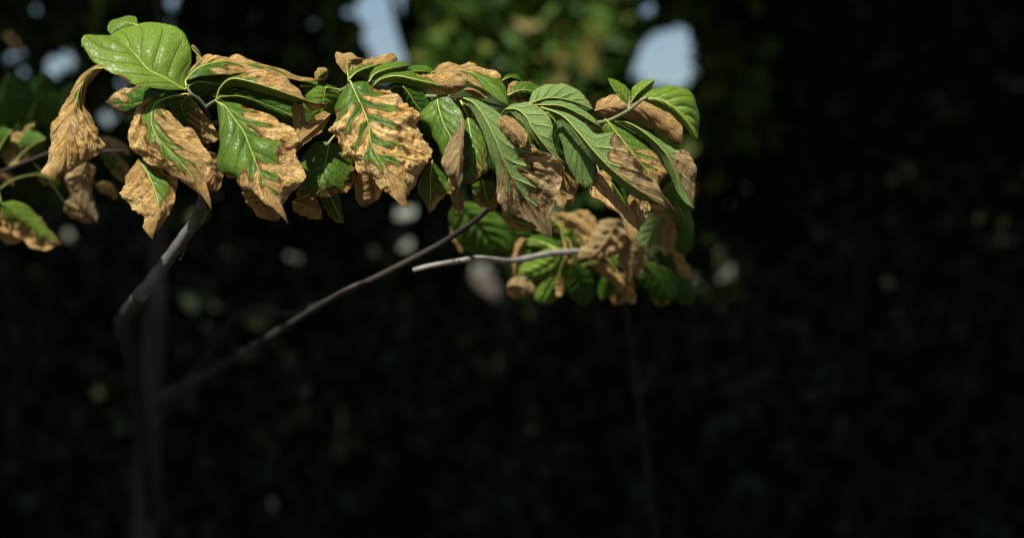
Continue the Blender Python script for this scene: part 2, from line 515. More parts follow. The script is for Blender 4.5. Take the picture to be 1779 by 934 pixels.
# ------------------------------------------------------------------ ground
gm = bpy.data.meshes.new('ground')
gx = np.linspace(-1, 1, 61); gx = np.sign(gx) * np.abs(gx) ** 2.2 * 900
gv = [(x, y, 0.05 * noise.noise(Vector((x * 0.5, y * 0.5, 0))) if abs(x) < 60 and abs(y) < 60 else 0.0) for y in gx for x in gx]
gf = [(j * 61 + i, j * 61 + i + 1, (j + 1) * 61 + i + 1, (j + 1) * 61 + i) for j in range(60) for i in range(60)]
gm.from_pydata(gv, [], gf); gm.materials.append(M_SOIL); gm.update()
tag(link('ground', gm), kind='structure')

# ------------------------------------------------------------------ trees of the shaded wood behind
def foliage(name, pts, size, mat, parent, seed):
    """thousands of folded leaf-shaped faces"""
    r = np.random.default_rng(seed)
    n = len(pts)
    a = r.normal(size=(n, 3)); a /= np.linalg.norm(a, axis=1)[:, None]
    b = r.normal(size=(n, 3)); b -= (a * b).sum(1)[:, None] * a; b /= np.linalg.norm(b, axis=1)[:, None]
    c = np.cross(a, b)
    s = (size[0] + (size[1] - size[0]) * r.random(n))[:, None]
    p = np.asarray(pts)
    V = np.stack([p - a * s * 0.5, p + b * s * 0.32 + c * s * 0.10, p + a * s * 0.55, p - b * s * 0.32 + c * s * 0.10], 1).reshape(-1, 3)
    q = np.arange(4 * n).reshape(n, 4)
    T = np.concatenate([q[:, [0, 1, 2]], q[:, [0, 2, 3]]])
    me = mesh_np(name, V, T, [mat], False)
    t = me.attributes.new('tint', 'FLOAT', 'POINT')
    t.data.foreach_set('value', np.repeat(r.random(n), 4).astype(np.float32))
    return link(name, me, parent)

YW = 12.0
def wall_pt(px, py, y=YW):
    k = PX * y / DIST
    return (px - RES_W / 2) * k, EYE - (py - RES_H / 2) * k

# openings between the branches of the wood through which the sky shows: x, z, radius in metres at 12 m
GAPS = [(*wall_pt(x, y), r * PX * YW / DIST) for x, y, r in [
    (670, 55, 40), (672, 5, 44), (675, 95, 32), (640, 20, 26), (700, 40, 34), (660, 125, 22),
    (1160, 95, 46), (1130, 120, 34), (1172, 130, 32), (1125, 18, 17), (995, 15, 14), (1010, 130, 15), (1178, 60, 24),
    (22, 100, 16), (95, 112, 20), (112, 104, 16), (42, 138, 18), (186, 205, 17), (60, 14, 9), (300, 2, 15), (3, 4, 13), (82, 62, 9), (545, 45, 6),
    (300, 40, 9), (28, 425, 15), (50, 438, 16), (118, 408, 14), (510, 446, 12), (708, 372, 15), (712, 430, 17), (700, 372, 14), (742, 372, 14), (730, 412, 16),
    (835, 470, 22), (846, 496, 22), (820, 480, 14), (860, 508, 15), (318, 470, 8), (215, 148, 9), (600, 20, 8), (760, 465, 9)]]

def in_gap(x, z, grow=1.0):
    for gx_, gz_, gr_ in GAPS:
        if (x - gx_) ** 2 + (z - gz_) ** 2 < (gr_ * grow + (0.028 if gr_ > 0.09 else 0.019)) ** 2: return True
    return False

def wood_tree(base, h, rx, zc, rz, n, mat, seed, label, cat='tree', size=(0.10, 0.20), name='woodland_tree', ry=0.55, trunk=0.16, group=None, cull=True):
    bx, by = base
    t = empty(name, (bx, by, 0))
    tag(t, label, cat, group)
    r = random.Random(seed)
    top = h * 0.8
    path = [(bx, by, -0.1)]
    for k in range(1, 9):
        path.append((bx + 0.10 * r.uniform(-1, 1), by + 0.10 * r.uniform(-1, 1), top * k / 8))
    tube('trunk', curve(path, 30), [trunk, trunk * 0.7, trunk * 0.2], M_DBARK, t, 10, 0.15, seed)
    for k in range(5):
        z0 = top * (0.3 + 0.13 * k); an = r.uniform(0, 6.28)
        e = (bx + math.cos(an) * rx * 0.6, by + abs(math.sin(an)) * ry * 0.5, z0 + rx * 0.5)
        m = ((bx + e[0]) / 2, (by + e[1]) / 2, z0 + rx * 0.12)
        tube('limb', curve([(bx, by, z0), m, e], 12), [trunk * 0.4, trunk * 0.12], M_DBARK, t, 6, 0.1, k)
    pts = []
    # clumps, then leaves in the clumps
    clumps = []
    while len(clumps) < n // 60:
        x, y, z = r.uniform(-1, 1), r.uniform(-1, 1), r.uniform(-1, 1)
        if x * x + z * z > 1.0 or x * x + y * y + z * z > 1.6: continue
        clumps.append((bx + x * rx, by + y * ry, zc + z * rz))
    while len(pts) < n:
        c = clumps[r.randrange(len(clumps))]
        p = (c[0] + r.gauss(0, 0.20), c[1] + r.gauss(0, 0.18), c[2] + r.gauss(0, 0.16))
        if p[2] < 0.03: continue
        if cull and in_gap(p[0] * YW / p[1], EYE + (p[2] - EYE) * YW / p[1]): continue
        pts.append(p)
    foliage('crown', pts, size, mat, t, seed)
    return t

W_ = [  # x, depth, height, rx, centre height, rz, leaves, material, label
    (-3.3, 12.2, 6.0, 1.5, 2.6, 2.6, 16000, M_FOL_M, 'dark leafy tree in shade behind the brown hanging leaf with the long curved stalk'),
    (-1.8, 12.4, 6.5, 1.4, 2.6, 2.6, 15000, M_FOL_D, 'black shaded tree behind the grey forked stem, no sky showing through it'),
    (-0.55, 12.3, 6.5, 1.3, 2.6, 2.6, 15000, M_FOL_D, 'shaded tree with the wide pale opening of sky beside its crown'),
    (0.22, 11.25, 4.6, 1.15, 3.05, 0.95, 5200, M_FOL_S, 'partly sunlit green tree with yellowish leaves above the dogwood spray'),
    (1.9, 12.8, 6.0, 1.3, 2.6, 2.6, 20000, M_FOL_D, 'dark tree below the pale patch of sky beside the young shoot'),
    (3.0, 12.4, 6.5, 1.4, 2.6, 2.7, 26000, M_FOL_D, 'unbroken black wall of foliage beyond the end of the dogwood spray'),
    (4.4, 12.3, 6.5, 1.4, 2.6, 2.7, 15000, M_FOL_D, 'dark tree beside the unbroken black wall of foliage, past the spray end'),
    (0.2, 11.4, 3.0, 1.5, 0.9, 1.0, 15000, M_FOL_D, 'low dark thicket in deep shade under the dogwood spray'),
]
for i, (x, y, h, rx, zc, rz, n, mt, lb) in enumerate(W_):
    low = i == 7
    wood_tree((x, y), h if not low else 1.6, rx, zc, rz, n, mt, 100 + i, lb, cat='tree' if not low else 'shrub', name='woodland_tree' if not low else 'shrub', trunk=0.14 if not low else 0.05)
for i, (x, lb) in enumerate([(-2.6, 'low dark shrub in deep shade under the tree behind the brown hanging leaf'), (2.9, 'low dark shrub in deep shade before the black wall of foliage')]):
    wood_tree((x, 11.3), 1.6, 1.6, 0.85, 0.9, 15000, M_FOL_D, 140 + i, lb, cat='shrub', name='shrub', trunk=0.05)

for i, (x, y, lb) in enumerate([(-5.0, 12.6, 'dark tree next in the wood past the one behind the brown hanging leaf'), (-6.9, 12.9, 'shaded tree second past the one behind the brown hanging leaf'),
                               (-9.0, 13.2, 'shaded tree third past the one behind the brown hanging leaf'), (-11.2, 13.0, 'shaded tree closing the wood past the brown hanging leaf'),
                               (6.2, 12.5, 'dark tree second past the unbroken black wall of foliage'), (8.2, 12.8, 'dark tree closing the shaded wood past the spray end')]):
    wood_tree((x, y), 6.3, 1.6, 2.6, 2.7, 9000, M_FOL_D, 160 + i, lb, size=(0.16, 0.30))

# unseen tall trees, added so their crowns keep the sun from the wood
def roof_tree(base, cx, cy, rx, ry, z0, z1, n, seed, label):
    bx, by = base
    t = empty('added_shade_tree', (bx, by, 0)); tag(t, label, 'tree')
    r = random.Random(seed)
    tube('trunk', curve([(bx, by, -0.1), (bx + 0.1, by, 2.5), (bx, by - 0.1, 5.0), (bx, by - 0.3, 7.5)], 30), [0.28, 0.2, 0.08], M_DBARK, t, 12, 0.12, seed)
    for k in range(7):
        an = k * 0.9; e = (cx + math.cos(an) * rx * 0.7, cy + math.sin(an) * ry * 0.7, z0 + 0.8)
        tube('limb', curve([(bx, by, 4.6 + 0.2 * k), ((bx + e[0]) / 2, (by + e[1]) / 2, 5.6), e], 14), [0.09, 0.02], M_DBARK, t, 6, 0.1, k)
    pts = []
    while len(pts) < n:
        x, y = r.uniform(-1, 1), r.uniform(-1, 1)
        if abs(x) ** 3 + abs(y) ** 3 > 1: continue
        p = (cx + x * rx, cy + y * ry, r.uniform(z0, z1))
        if p[1] < -0.2 + 0.25 * noise.noise(Vector((p[0] * 1.3, 0, 5))): continue
        # opening shaped in the added crowns so the sun reaches the green tree
        k = (p[2] - 3.0)
        sx, sy = p[0] - SUN_TO.x / SUN_TO.z * k, p[1] - SUN_TO.y / SUN_TO.z * k
        if -0.75 < sx < 0.85 and 9.9 < sy < 12.2: continue
        pts.append(p)
    foliage('crown', pts, (0.28, 0.5), M_FOL_D, t, seed)
roof_tree((-6.5, 10.5), -3.8, 6.2, 4.8, 6.9, 4.9, 6.6, 14000, 301, 'tall unseen tree, its dark crown added to shade the wood behind the brown hanging leaf')
roof_tree((6.8, 10.0), 3.6, 6.2, 4.8, 6.9, 4.9, 6.6, 14000, 302, 'tall unseen tree, its dark crown added to shade the wood beyond the spray end')

# ------------------------------------------------------------------ the dogwood with the scorched spray
TX, TY = at(262, 467, 350)[:2]
tree = empty('dogwood_tree', (TX, TY, 0))
tag(tree, 'dogwood tree with a sharp spray of drooping green leaves scorched tan at their margins', 'tree')
tube('trunk', curve([(TX, TY, -0.08), (TX - 0.02, TY + 0.02, 0.6), (TX, TY, 1.25), (TX + 0.03, TY + 0.02, 1.9), (TX, TY + 0.1, 2.4)], 30), [0.042, 0.034, 0.012], M_DBARK, tree, 12, 0.2, 5)
S0 = [(TX, TY, 0.95), at(232, 640, 260), at(212, 572, 130), at(229, 534, 60), at(241, 516, 14)]
tube('limb', curve(S0, 50), [0.020, 0.012, 0.0062], M_DBARK, tree, 10, 0.2, 7)
S1 = [at(240, 517, 14), at(283, 462, 13), at(318, 414, 12), at(336, 388, 11), at(350, 355, 9), at(356, 300, 5.5), at(362, 240, 5), at(362, 205, 3), at(358, 187, 1)]
tube('bough', curve(S1, 60), [0.0064, 0.0056, 0.0048, 0.0036, 0.0024, 0.0014], M_BARK, tree, 10, 0.22, 2)
S2 = [(TX, TY, 1.15), at(400, 560, 240), at(505, 545, 120), at(545, 533, 70)] + [at(575, 519, 28), at(640, 488, 26), at(700, 458, 24), at(750, 432, 23), at(788, 410, 22), at(830, 380, 20), at(880, 330, 14), at(930, 260, 8), at(960, 210, 4)]
tube('bough', curve(S2, 80), [0.009, 0.0058, 0.0045, 0.003, 0.0022], M_DBARK, tree, 8, 0.2, 3)
tube('side_twig', curve([at(330, 396, 11.3), at(318, 440, 13), at(312, 452, 14)], 8), [0.0016, 0.0008], M_BARK, tree, 6)
tube('side_twig', curve([at(336, 388, 11), at(352, 366, 10)], 6), [0.0022, 0.0016], M_BARK, tree, 6)
S2 = [(-0.68, 3.6, 1.35), (-0.45, 2.9, 1.45)] + [at(575, 519, 28), at(640, 488, 26), at(700, 458, 24), at(750, 432, 23), at(788, 410, 22), at(830, 380, 20), at(880, 330, 14), at(930, 260, 8), at(960, 210, 4)]
tube('bough', curve(S2, 80), [0.013, 0.0058, 0.0045, 0.003, 0.0022], M_DBARK, tree, 8, 0.2, 3)
def twig(pts, r, mat=M_TWIG, n=24, parent=None):
    return tube('twig', curve([at(*p) for p in pts], n), r, mat, parent or tree, 8, 0.12, len(pts))
twig([(358, 187, 1), (345, 172, 0.5), (333, 164, 0), (325, 152, 0)], [0.0015, 0.0013, 0.0012])
twig([(358, 187, 1), (366, 180, 0.5), (376, 174, 0)], [0.0015, 0.0011])
twig([(362, 215, 4), (420, 205, 5), (500, 190, 5), (570, 168, 4), (604, 150, 2), (606, 138, 1)], [0.0022, 0.0018, 0.0012])
twig([(604, 150, 2), (660, 152, 4), (720, 165, 4), (765, 168, 2), (785, 168, 2), (830, 176, 4), (880, 188, 2.5)], [0.0017, 0.0014])
twig([(960, 210, 4), (920, 195, 3), (880, 188, 2.5)], [0.0018, 0.0013])
twig([(960, 210, 4), (1000, 214, 4), (1040, 213, 2.5), (1062, 208, 1.0), (1095, 190, 0), (1112, 176, -0.5), (1124, 169, -1)], [0.0019, 0.0017, 0.0016, 0.0013])
twig([(1092, 191, 0), (1094, 178, 0.4), (1095, 168, 0.4)], [0.0012, 0.0009])
twig([(880, 188, 2.5), (915, 180, 3), (940, 183, 2)], [0.0013, 0.0010])

HI = (84, 28)
def A(*a, **k): return leaf(tree, *a, **k)

# --- left end
A([(321, 156), (290, 137), (257, 120), (231, 90), (211, 72), (192, 62)],
  [(290, 156), (262, 152), (228, 145), (203, 128), (164, 106), (151, 92), (145, 79), (147, 68), (157, 62), (173, 61)],
  [(326, 138), (334, 103), (328, 75), (312, 53), (278, 41), (237, 41), (206, 52)],
  d=(0, -0.5, 0.5, 2), dl=-1.2, dr=2.2, gl=(1.3, 0.97, 0.97, 0.99, 1.2), gr=(1.5, 1.5), res=HI, tint=0.95, camber=0.07, quilt=0.05, crumple=1.5, ripple=0.6, nv=5, pet=[(325, 152, 0)])
A([(240, 44), (215, 40), (192, 60)], [(236, 30), (222, 28), (196, 35), (186, 48)], [(225, 47), (205, 55)], d=(2.5, 3.2, 2.6), dl=1.4, dr=0, gl=(1.4, 1.4), tint=0.7, crumple=0.5, rib=0.5)
A([(325, 152), (352, 112), (334, 84), (349, 94)], [(338, 100), (331, 78), (340, 80)], [(356, 118), (352, 104)], d=(3, 5), gl=(0.9, 0.6, 0.2), tint=0.6)
A([(182, 118), (160, 122), (142, 145), (131, 180), (120, 222), (112, 262), (95, 313)],
  [(167, 113), (134, 134), (111, 167), (86, 200), (76, 213), (75, 250), (71, 260), (77, 283), (74, 304)],
  [(174, 124), (153, 150), (148, 184), (158, 205), (170, 225), (185, 251), (168, 268), (137, 291)],
  d=(3.5, 5, 4.5, 4, 3.5), dl=1.2, dr=1.0, gl=(0.2, 0.35, 0.1, -0.4, -0.5, -0.5), tint=0.1, res=HI, curl=(-0.2, 0.15), crumple=1.3, camber=0.12, pet=[(230, 140, 5), (205, 120, 4)])
A([(318, 166), (270, 172), (225, 182), (184, 177)], [(285, 152), (240, 150), (205, 158)], [(295, 182), (255, 200), (232, 205), (205, 196)], d=(4, 8, 9), gl=(1, 0.95, 0.8, 0.1), tint=0.1)
A([(322, 163), (289, 170), (268, 183), (263, 212), (276, 242), (303, 270), (332, 303), (356, 345), (367, 364)],
  [(262, 172), (240, 188), (229, 208), (227, 240), (236, 268), (284, 296), (318, 318), (343, 340)],
  [(283, 178, -0.5), (300, 204, -1), (331, 228, -1.2), (351, 256, -1.2), (366, 276, -0.8), (363, 300, -0.4), (352, 318)],
  d=(0, 0, -0.5, -1, -1.5, -2, -2), dl=1.0, dr=1.2, gl=(1, 0.55, 0.42, 0.36, 0.32, 0.25, 0.0, -0.5), gr=(1, 0.55, 0.35, 0.30, 0.30, 0.2, 0.0, -0.5), tongue=0.2, autocurl=0.1, res=HI, curl=(0.08, 0.22), crumple=1.2, pet=[(340, 167, 0.2)], fold=0.15)
A([(240, 276), (256, 300), (271, 335), (275, 370), (265, 416)],
  [(228, 295), (212, 331), (223, 352), (238, 368), (253, 380), (254, 396)],
  [(262, 284), (290, 302), (307, 316), (301, 352), (288, 378), (279, 398)],
  d=(1, 0.5, -0.5, -0.5), gl=(-0.1, 0.0, -0.3, -0.5), gr=(0.35, 0.62, 0.55, -0.2, -0.5), tongue=0.15, res=HI, autocurl=0.15, curl=(0.1, 0.15), crumple=1.3)
A([(330, 164), (316, 178), (322, 205), (340, 232), (352, 250)], [(298, 178), (302, 208), (328, 245)], [(345, 186), (360, 204), (377, 231), (374, 243)],
  d=(0.8, 2, 2.5, 2.5), dr=-0.8, gl=(1, 1, 0.9, 0.7), gr=(1, 0.7, 0.4, 0.2, 0), tint=0.2, curl=(0, 0.3), pet=[(338, 168, 0.6)])
A([(350, 262), (362, 290), (372, 310), (374, 334)], [(340, 285), (345, 312), (360, 330)], [(374, 270), (384, 300), (380, 322)], d=(2, 3), gl=(-0.2, -0.4), tint=0.1)
# --- large green leaf with lobed scorch
A([(377, 177), (392, 186), (409, 209), (424, 230), (437, 263), (454, 305), (471, 336), (493, 366), (501, 390)],
  [(378, 190), (377, 210), (374, 245), (372, 276), (378, 299), (403, 318), (424, 332), (450, 353), (482, 369)],
  [(396, 178), (420, 183), (450, 198), (482, 211), (505, 232), (512, 246), (510, 272), (519, 287), (527, 310), (514, 323), (502, 341), (496, 358)],
  d=(0, -0.5, -1.5, -2.5, -3.2, -3.2), dl=0.4, dr=1.4, gl=(1.3, 1.25, 1.1, 0.72, 0.35, 0.10, -0.3, -0.5), gr=(0.9, 0.68, 0.72, 0.60, 0.45, 0.18, -0.2, -0.5), tongue=0.40, autocurl=0.2, res=(110, 38), camber=0.14, quilt=0.07, tint=0.45, curl=(-0.22, 0.05), pet=[(374, 175, 0)])
A([(455, 330), (452, 350), (462, 370), (478, 385)], [(424, 334), (437, 355), (450, 372), (465, 384)], [(480, 350), (487, 366), (484, 380)], d=(2, 3), gl=(-0.1, 0.3, -0.2, -0.4), tongue=0.6, tint=0.1)
# twisted dry pieces between the two large leaves
A([(573, 198), (548, 222), (524, 243), (508, 263)], [(560, 197), (535, 222), (512, 246)], [(571, 207), (552, 232), (530, 250), (514, 266)], d=(1, 0, -0.5), dl=1, dr=0.6, gl=(-0.5, -0.5), curl=(0.5, 0.5), crumple=1.4)
A([(512, 178), (520, 195), (518, 220), (516, 246)], [(508, 190), (511, 215), (512, 235)], [(527, 192), (529, 215), (524, 235)], d=(2, 1, 0), dl=0.6, dr=0.6, gl=(-0.4, -0.5), curl=(0.5, 0.4), crumple=1.4)
# --- top of the left group
A([(322, 140), (345, 118), (385, 107), (425, 110), (470, 118), (515, 133), (566, 138)],
  [(317, 131), (330, 113), (345, 101), (375, 92), (398, 97), (416, 94), (437, 105), (475, 113), (515, 128), (545, 133)],
  [(332, 138), (350, 132), (380, 128), (405, 125), (440, 124), (480, 130), (520, 141), (550, 142)],
  d=(0.5, 2, 3.5, 4, 4), dl=1.5, dr=-1.0, gl=(0.7, 0.2, -0.2, 0.15, -0.3, -0.5), gr=(1.1, 0.6, 0.2, 0.6, -0.1, -0.5), tongue=0.6, res=HI, curl=(0.15, 0), tint=0.2, pet=[(324, 150, 0)])
A([(376, 173), (383, 152), (402, 137), (432, 141), (475, 154), (515, 168), (545, 178), (570, 180)],
  [(378, 156), (392, 141), (413, 131), (436, 117), (471, 121), (500, 128), (518, 140), (531, 160), (548, 173)],
  [(386, 158), (405, 152), (430, 155), (471, 166), (514, 178), (540, 182)],
  d=(0, -0.8, -1.2, -1, -0.5), dl=2.6, dr=1.2, gl=(1, 0.9, 0.3, 0.05, 0.05, -0.2, -0.5), gr=(1.2, 1.2, 1.1, 1.1, 0.9, 0.5, -0.2), res=HI, crumple=1.1, pet=[(375, 174, 0)])
A([(382, 168), (420, 168), (470, 185), (520, 205), (560, 216)], [(405, 150), (450, 155), (500, 172), (545, 195)], [(400, 182), (440, 195), (485, 212), (530, 222)], d=(2, 4, 4.5), gl=(1, 0.7, 1.1, 1.2, 0.8, 0.3), tongue=0.5, tint=0.05, pet=[(376, 174, 1)])
A([(326, 150), (345, 142), (380, 146), (416, 140)], [(340, 132), (370, 128), (400, 127)], [(335, 158), (360, 166), (395, 160)], d=(0.6, 2.5, 3), gl=(1.3, 1.1, 0.8), gr=(1.2, 0.9, 0.7), tint=0.2)
A([(548, 140), (556, 130), (571, 122)], [(548, 130), (554, 122), (563, 120)], [(560, 140), (567, 132)], d=(4, 5.5), gl=(0.8, 0.5, 0.1), tint=0.6, rib=0.4)
A([(340, 172), (356, 162), (372, 168), (392, 186)], [(345, 158), (365, 152), (388, 170)], [(350, 184), (372, 188)], d=(4, 6), gl=(1, 0.9), tint=0.1)
# leaf behind, between the groups (pale lit green)
A([(566, 152), (563, 168), (558, 188), (548, 206)], [(552, 150), (536, 162), (528, 182), (536, 200)], [(580, 150), (592, 162), (594, 182), (575, 202)], d=(2, 3), gl=(1.1, 1.0, 0.9), tint=0.6, pet=[(590, 156, 3)])
A([(520, 150), (540, 150), (560, 158), (585, 168)], [(530, 140), (560, 142), (582, 152)], [(530, 162), (555, 172), (578, 176)], d=(4.5, 5), gl=(1, 0.9), tint=0.4)
# --- hero leaf at the centre
A([(610, 144), (622, 171), (633, 194), (641, 220), (644, 245), (655, 270), (676, 300), (697, 332), (711, 360)],
  [(601, 150), (588, 175), (571, 203), (565, 220), (578, 243), (592, 271), (624, 297), (656, 320), (688, 343), (702, 357)],
  [(635, 142), (663, 156), (697, 175), (718, 194), (724, 218), (743, 250), (748, 265), (740, 284), (729, 302), (727, 319), (715, 338)],
  d=(0, -1, -2.2, -3.2, -4, -4.2), dl=1.2, dr=1.6, gl=(1.0, 0.75, 0.42, 0.45, 0.35, 0.02, -0.3, -0.5), gr=(1.1, 0.62, 0.62, 0.35, 0.45, 0.05, -0.3, -0.5), tongue=0.6, autocurl=0.0, res=(130, 52), camber=0.16, quilt=0.05, crumple=1.5, tint=0.35, curl=(-0.14, -0.05), pet=[(606, 138, 1)])
# leaf hanging below, half in shade
A([(572, 246), (566, 280), (556, 318), (543, 344)], [(545, 250), (523, 278), (520, 315), (518, 340)], [(597, 262), (613, 290), (609, 327), (578, 338)],
  d=(2.5, 2, 1.5, 1.5), gl=(1.2, 1.2, 1.1, 0.72, 0.3), gr=(1.1, 0.9, 0.8, 0.7, 0.4), res=HI, tint=0.35, curl=(0, 0.2), pet=[(590, 225, 4)])
A([(508, 350), (530, 356), (548, 366), (562, 380)], [(520, 344), (545, 348), (556, 362)], [(512, 364), (535, 376)], d=(3, 4), gl=(0.2, -0.1, -0.3), tint=0.1)
A([(570, 332), (578, 350), (588, 370), (598, 389)], [(558, 345), (568, 365), (582, 382)], [(586, 336), (594, 358), (597, 375)], d=(4, 6), gl=(1.1, 1, 0.8, 0.2), tint=0.1)
A([(640, 296), (641, 320), (645, 340), (637, 360)], [(622, 302), (619, 330), (626, 352)], [(660, 306), (664, 330), (652, 350)], d=(8, 10), gl=(0.1, -0.3, -0.5), res=(40, 14))
# --- top of the middle group
A([(605, 133), (603, 117), (606, 104), (630, 101)], [(596, 123), (586, 108), (585, 96), (600, 94), (614, 92)], [(609, 122), (620, 111), (632, 105)], d=(1, 2.5, 3.5, 4), gl=(0.8, 0.25, -0.2, -0.3), tint=0.1, pet=[(606, 140, 1)])
A([(606, 138), (622, 124), (652, 113), (691, 105)], [(608, 121), (632, 104), (646, 93), (655, 97), (680, 99)], [(622, 132), (645, 134), (672, 120)], d=(0.5, 1.5, 2.5), dl=1.2, gl=(1, 0.8, 0.15, 0.0, -0.2), gr=(1.3, 1.2, 1.0, 0.6), tint=0.4, res=HI)
A([(641, 142), (652, 128), (680, 118), (713, 113)], [(643, 128), (655, 116), (678, 108), (700, 108)], [(655, 138), (682, 132), (702, 122)], d=(0, 0.8, 1.5), dl=1, gl=(1.3, 1.3), tint=0.5, res=HI, pet=[(630, 150, 2)])
A([(688, 129), (715, 124), (740, 124), (753, 128)], [(700, 119), (728, 114), (748, 118)], [(715, 134), (742, 136)], d=(1.5, 2.5), dl=1, gl=(1.3, 1.2, 1), tint=0.5, rib=0.6)
A([(650, 147), (663, 137), (690, 132), (730, 140), (770, 148), (810, 152)],
  [(655, 137), (672, 129), (700, 126), (725, 130), (752, 136), (785, 133), (803, 140)],
  [(662, 146), (690, 144), (720, 150), (748, 157), (775, 163), (798, 162)],
  d=(0, -0.8, -1, -0.5), dl=1.6, dr=0.8, gl=(1.3, 1.2, 0.8, 0.3, -0.2, -0.5), gr=(1.3, 1.2, 1.1, 0.5, -0.1, -0.5), res=HI, tint=0.5, crumple=1.2, pet=[(640, 156, 2)])
A([(700, 150), (712, 165), (725, 185), (745, 210)], [(690, 165), (705, 190), (728, 208)], [(725, 152), (748, 172), (756, 195)], d=(2, 3), gl=(1.1, 1.0, 0.9), tint=0.1)
A([(674, 160), (685, 150), (705, 154), (722, 168)], [(680, 146), (700, 145), (718, 155)], [(685, 165), (708, 170)], d=(2, 2.6), gl=(1.3, 1.2), tint=0.3)
A([(752, 125), (785, 121), (822, 127), (852, 146), (872, 164), (883, 182)],
  [(766, 111), (791, 109), (817, 113), (848, 124), (868, 138), (880, 160)],
  [(765, 132), (800, 137), (830, 150), (850, 162), (868, 175)],
  d=(2, 2, 1.5, 1), dl=1.6, dr=-0.4, gl=(-0.4, -0.2, 0.1, 0.9, 1.1, 1.1), gr=(-0.4, -0.2, 0.4, 1.1, 1.2, 1.1), res=HI, tint=0.55, pet=[(740, 140, 3)])
A([(806, 156), (822, 156), (835, 162), (846, 174)], [(815, 150), (832, 153), (843, 163)], [(815, 166), (832, 172)], d=(1.5, 1.2), gl=(-0.3, -0.5), rib=0.5)
# --- green hanging leaf with folded right side
A([(759, 166), (763, 190), (772, 218), (783, 240), (790, 280), (797, 328)],
  [(749, 176), (726, 202), (741, 224), (748, 248), (758, 266), (768, 290), (782, 316)],
  [(774, 165), (791, 183), (804, 206), (803, 235), (802, 280), (801, 310)],
  d=(0, -1, -2, -2.2, -2.2), dl=1.0, dr=0.2, gl=(1.3, 0.98, 0.94, 0.95, 0.9, 0.6, -0.2), gr=(1.3, 1.0, 0.95, 0.9, 0.8, 0.4), res=HI, tint=0.45, quilt=0.08, pet=[(778, 164, 0), (768, 162, -0.3)], curl=(-0.1, 0.1))
A([(803, 205), (800, 245), (798, 290), (797, 330)], [(795, 225), (780, 248), (768, 278), (776, 305), (789, 324)], [(807, 212), (805, 250), (803, 306)], d=(-1.8, -3.0, -3.4, -2.6), dl=0.2, dr=0.2, gl=(-0.5, -0.5), under=True, crumple=0.5, quilt=0.03, camber=0.05, rib=0.5, res=HI, autocurl=0)
A([(812, 200), (819, 240), (823, 275), (812, 320)], [(804, 215), (803, 260), (802, 300), (803, 318)], [(832, 212), (849, 238), (856, 268), (856, 300), (840, 311)],
  d=(1, 0, -0.8, -0.8), gl=(1.3, 1.2, 1.1, 1.0, 0.3), gr=(1.2, 0.8, 0.65, 0.62, 0.2), res=HI, tint=0.5, quilt=0.1, pet=[(800, 175, 2)])
A([(751, 278), (748, 310), (748, 340), (744, 371)], [(737, 296), (727, 321), (731, 349), (738, 362)], [(763, 293), (785, 325), (774, 337), (757, 347), (750, 362)],
  d=(1, 0.8, 0.5, 0.8), gl=(1.3, 1.2, 1.1, 0.6, -0.2), gr=(1.3, 1.1, 0.75, 0.2, -0.3), res=HI, tint=0.4)
A([(795, 330), (792, 345), (796, 360), (800, 376)], [(780, 338), (783, 355), (792, 372)], [(808, 338), (808, 358)], d=(3, 4.5), gl=(-0.2, -0.4), tint=0.1)
A([(838, 312), (842, 330), (848, 350), (853, 369)], [(822, 322), (826, 340), (840, 360)], [(856, 318), (862, 338), (858, 356)], d=(6, 8), gl=(1.3, 0.95, 0.4, -0.3), tint=0.6)
A([(800, 220), (830, 232), (850, 245), (868, 262)], [(812, 195), (842, 208), (866, 235)], [(805, 235), (835, 250)], d=(3, 4.5), gl=(1, 0.5, 0.3), under=True, tint=0.2)
A([(785, 170), (810, 182), (835, 200), (858, 228)], [(800, 168), (830, 178), (855, 205)], [(795, 195), (820, 212), (845, 228)], d=(2.5, 3.5), gl=(0.8, 0.5, 0.1, -0.2), under=True, tint=0.3)
# --- large underside leaf, green along the vein, tan outside
A([(800, 168), (825, 181), (847, 213), (862, 245), (876, 280), (895, 317), (914, 346), (936, 379), (959, 412)],
  [(816, 186), (836, 222), (850, 262), (861, 298), (861, 332), (868, 353), (888, 372), (925, 382), (948, 402)],
  [(830, 174), (866, 196), (885, 222), (914, 248), (948, 266), (971, 282), (972, 310), (968, 345), (961, 373), (963, 398)],
  d=(0, -1, -1.5, -1, 0, 0.5), dl=1.0, dr=0.2, gl=(1.3, 1.2, 0.9, 0.5, 0.25, -0.2, -0.5), gr=(1.3, 1.2, 0.8, 0.5, 0.3, 0.0, -0.5), under=True, res=(110, 38), tongue=0.4, quilt=0.06, camber=-0.06, crumple=0.8, pet=[(781, 167, 1), (790, 166, 0.3)])
A([(868, 204), (882, 215), (898, 235), (914, 254)], [(880, 203), (900, 218), (914, 238)], [(866, 215), (882, 240), (902, 254)], d=(-1.4, -2.2, -2), gl=(-0.4, -0.5), curl=(0.3, 0.2), crumple=1.3, rib=0.5)
A([(974, 282), (971, 305), (977, 330), (998, 343)], [(970, 290), (968, 310), (973, 335), (988, 345)], [(979, 288), (977, 312), (983, 330), (995, 338)], d=(1, 1), dl=0.4, dr=0.4, gl=(-0.5, -0.5), rib=0.5, curl=(0.6, 0.6))
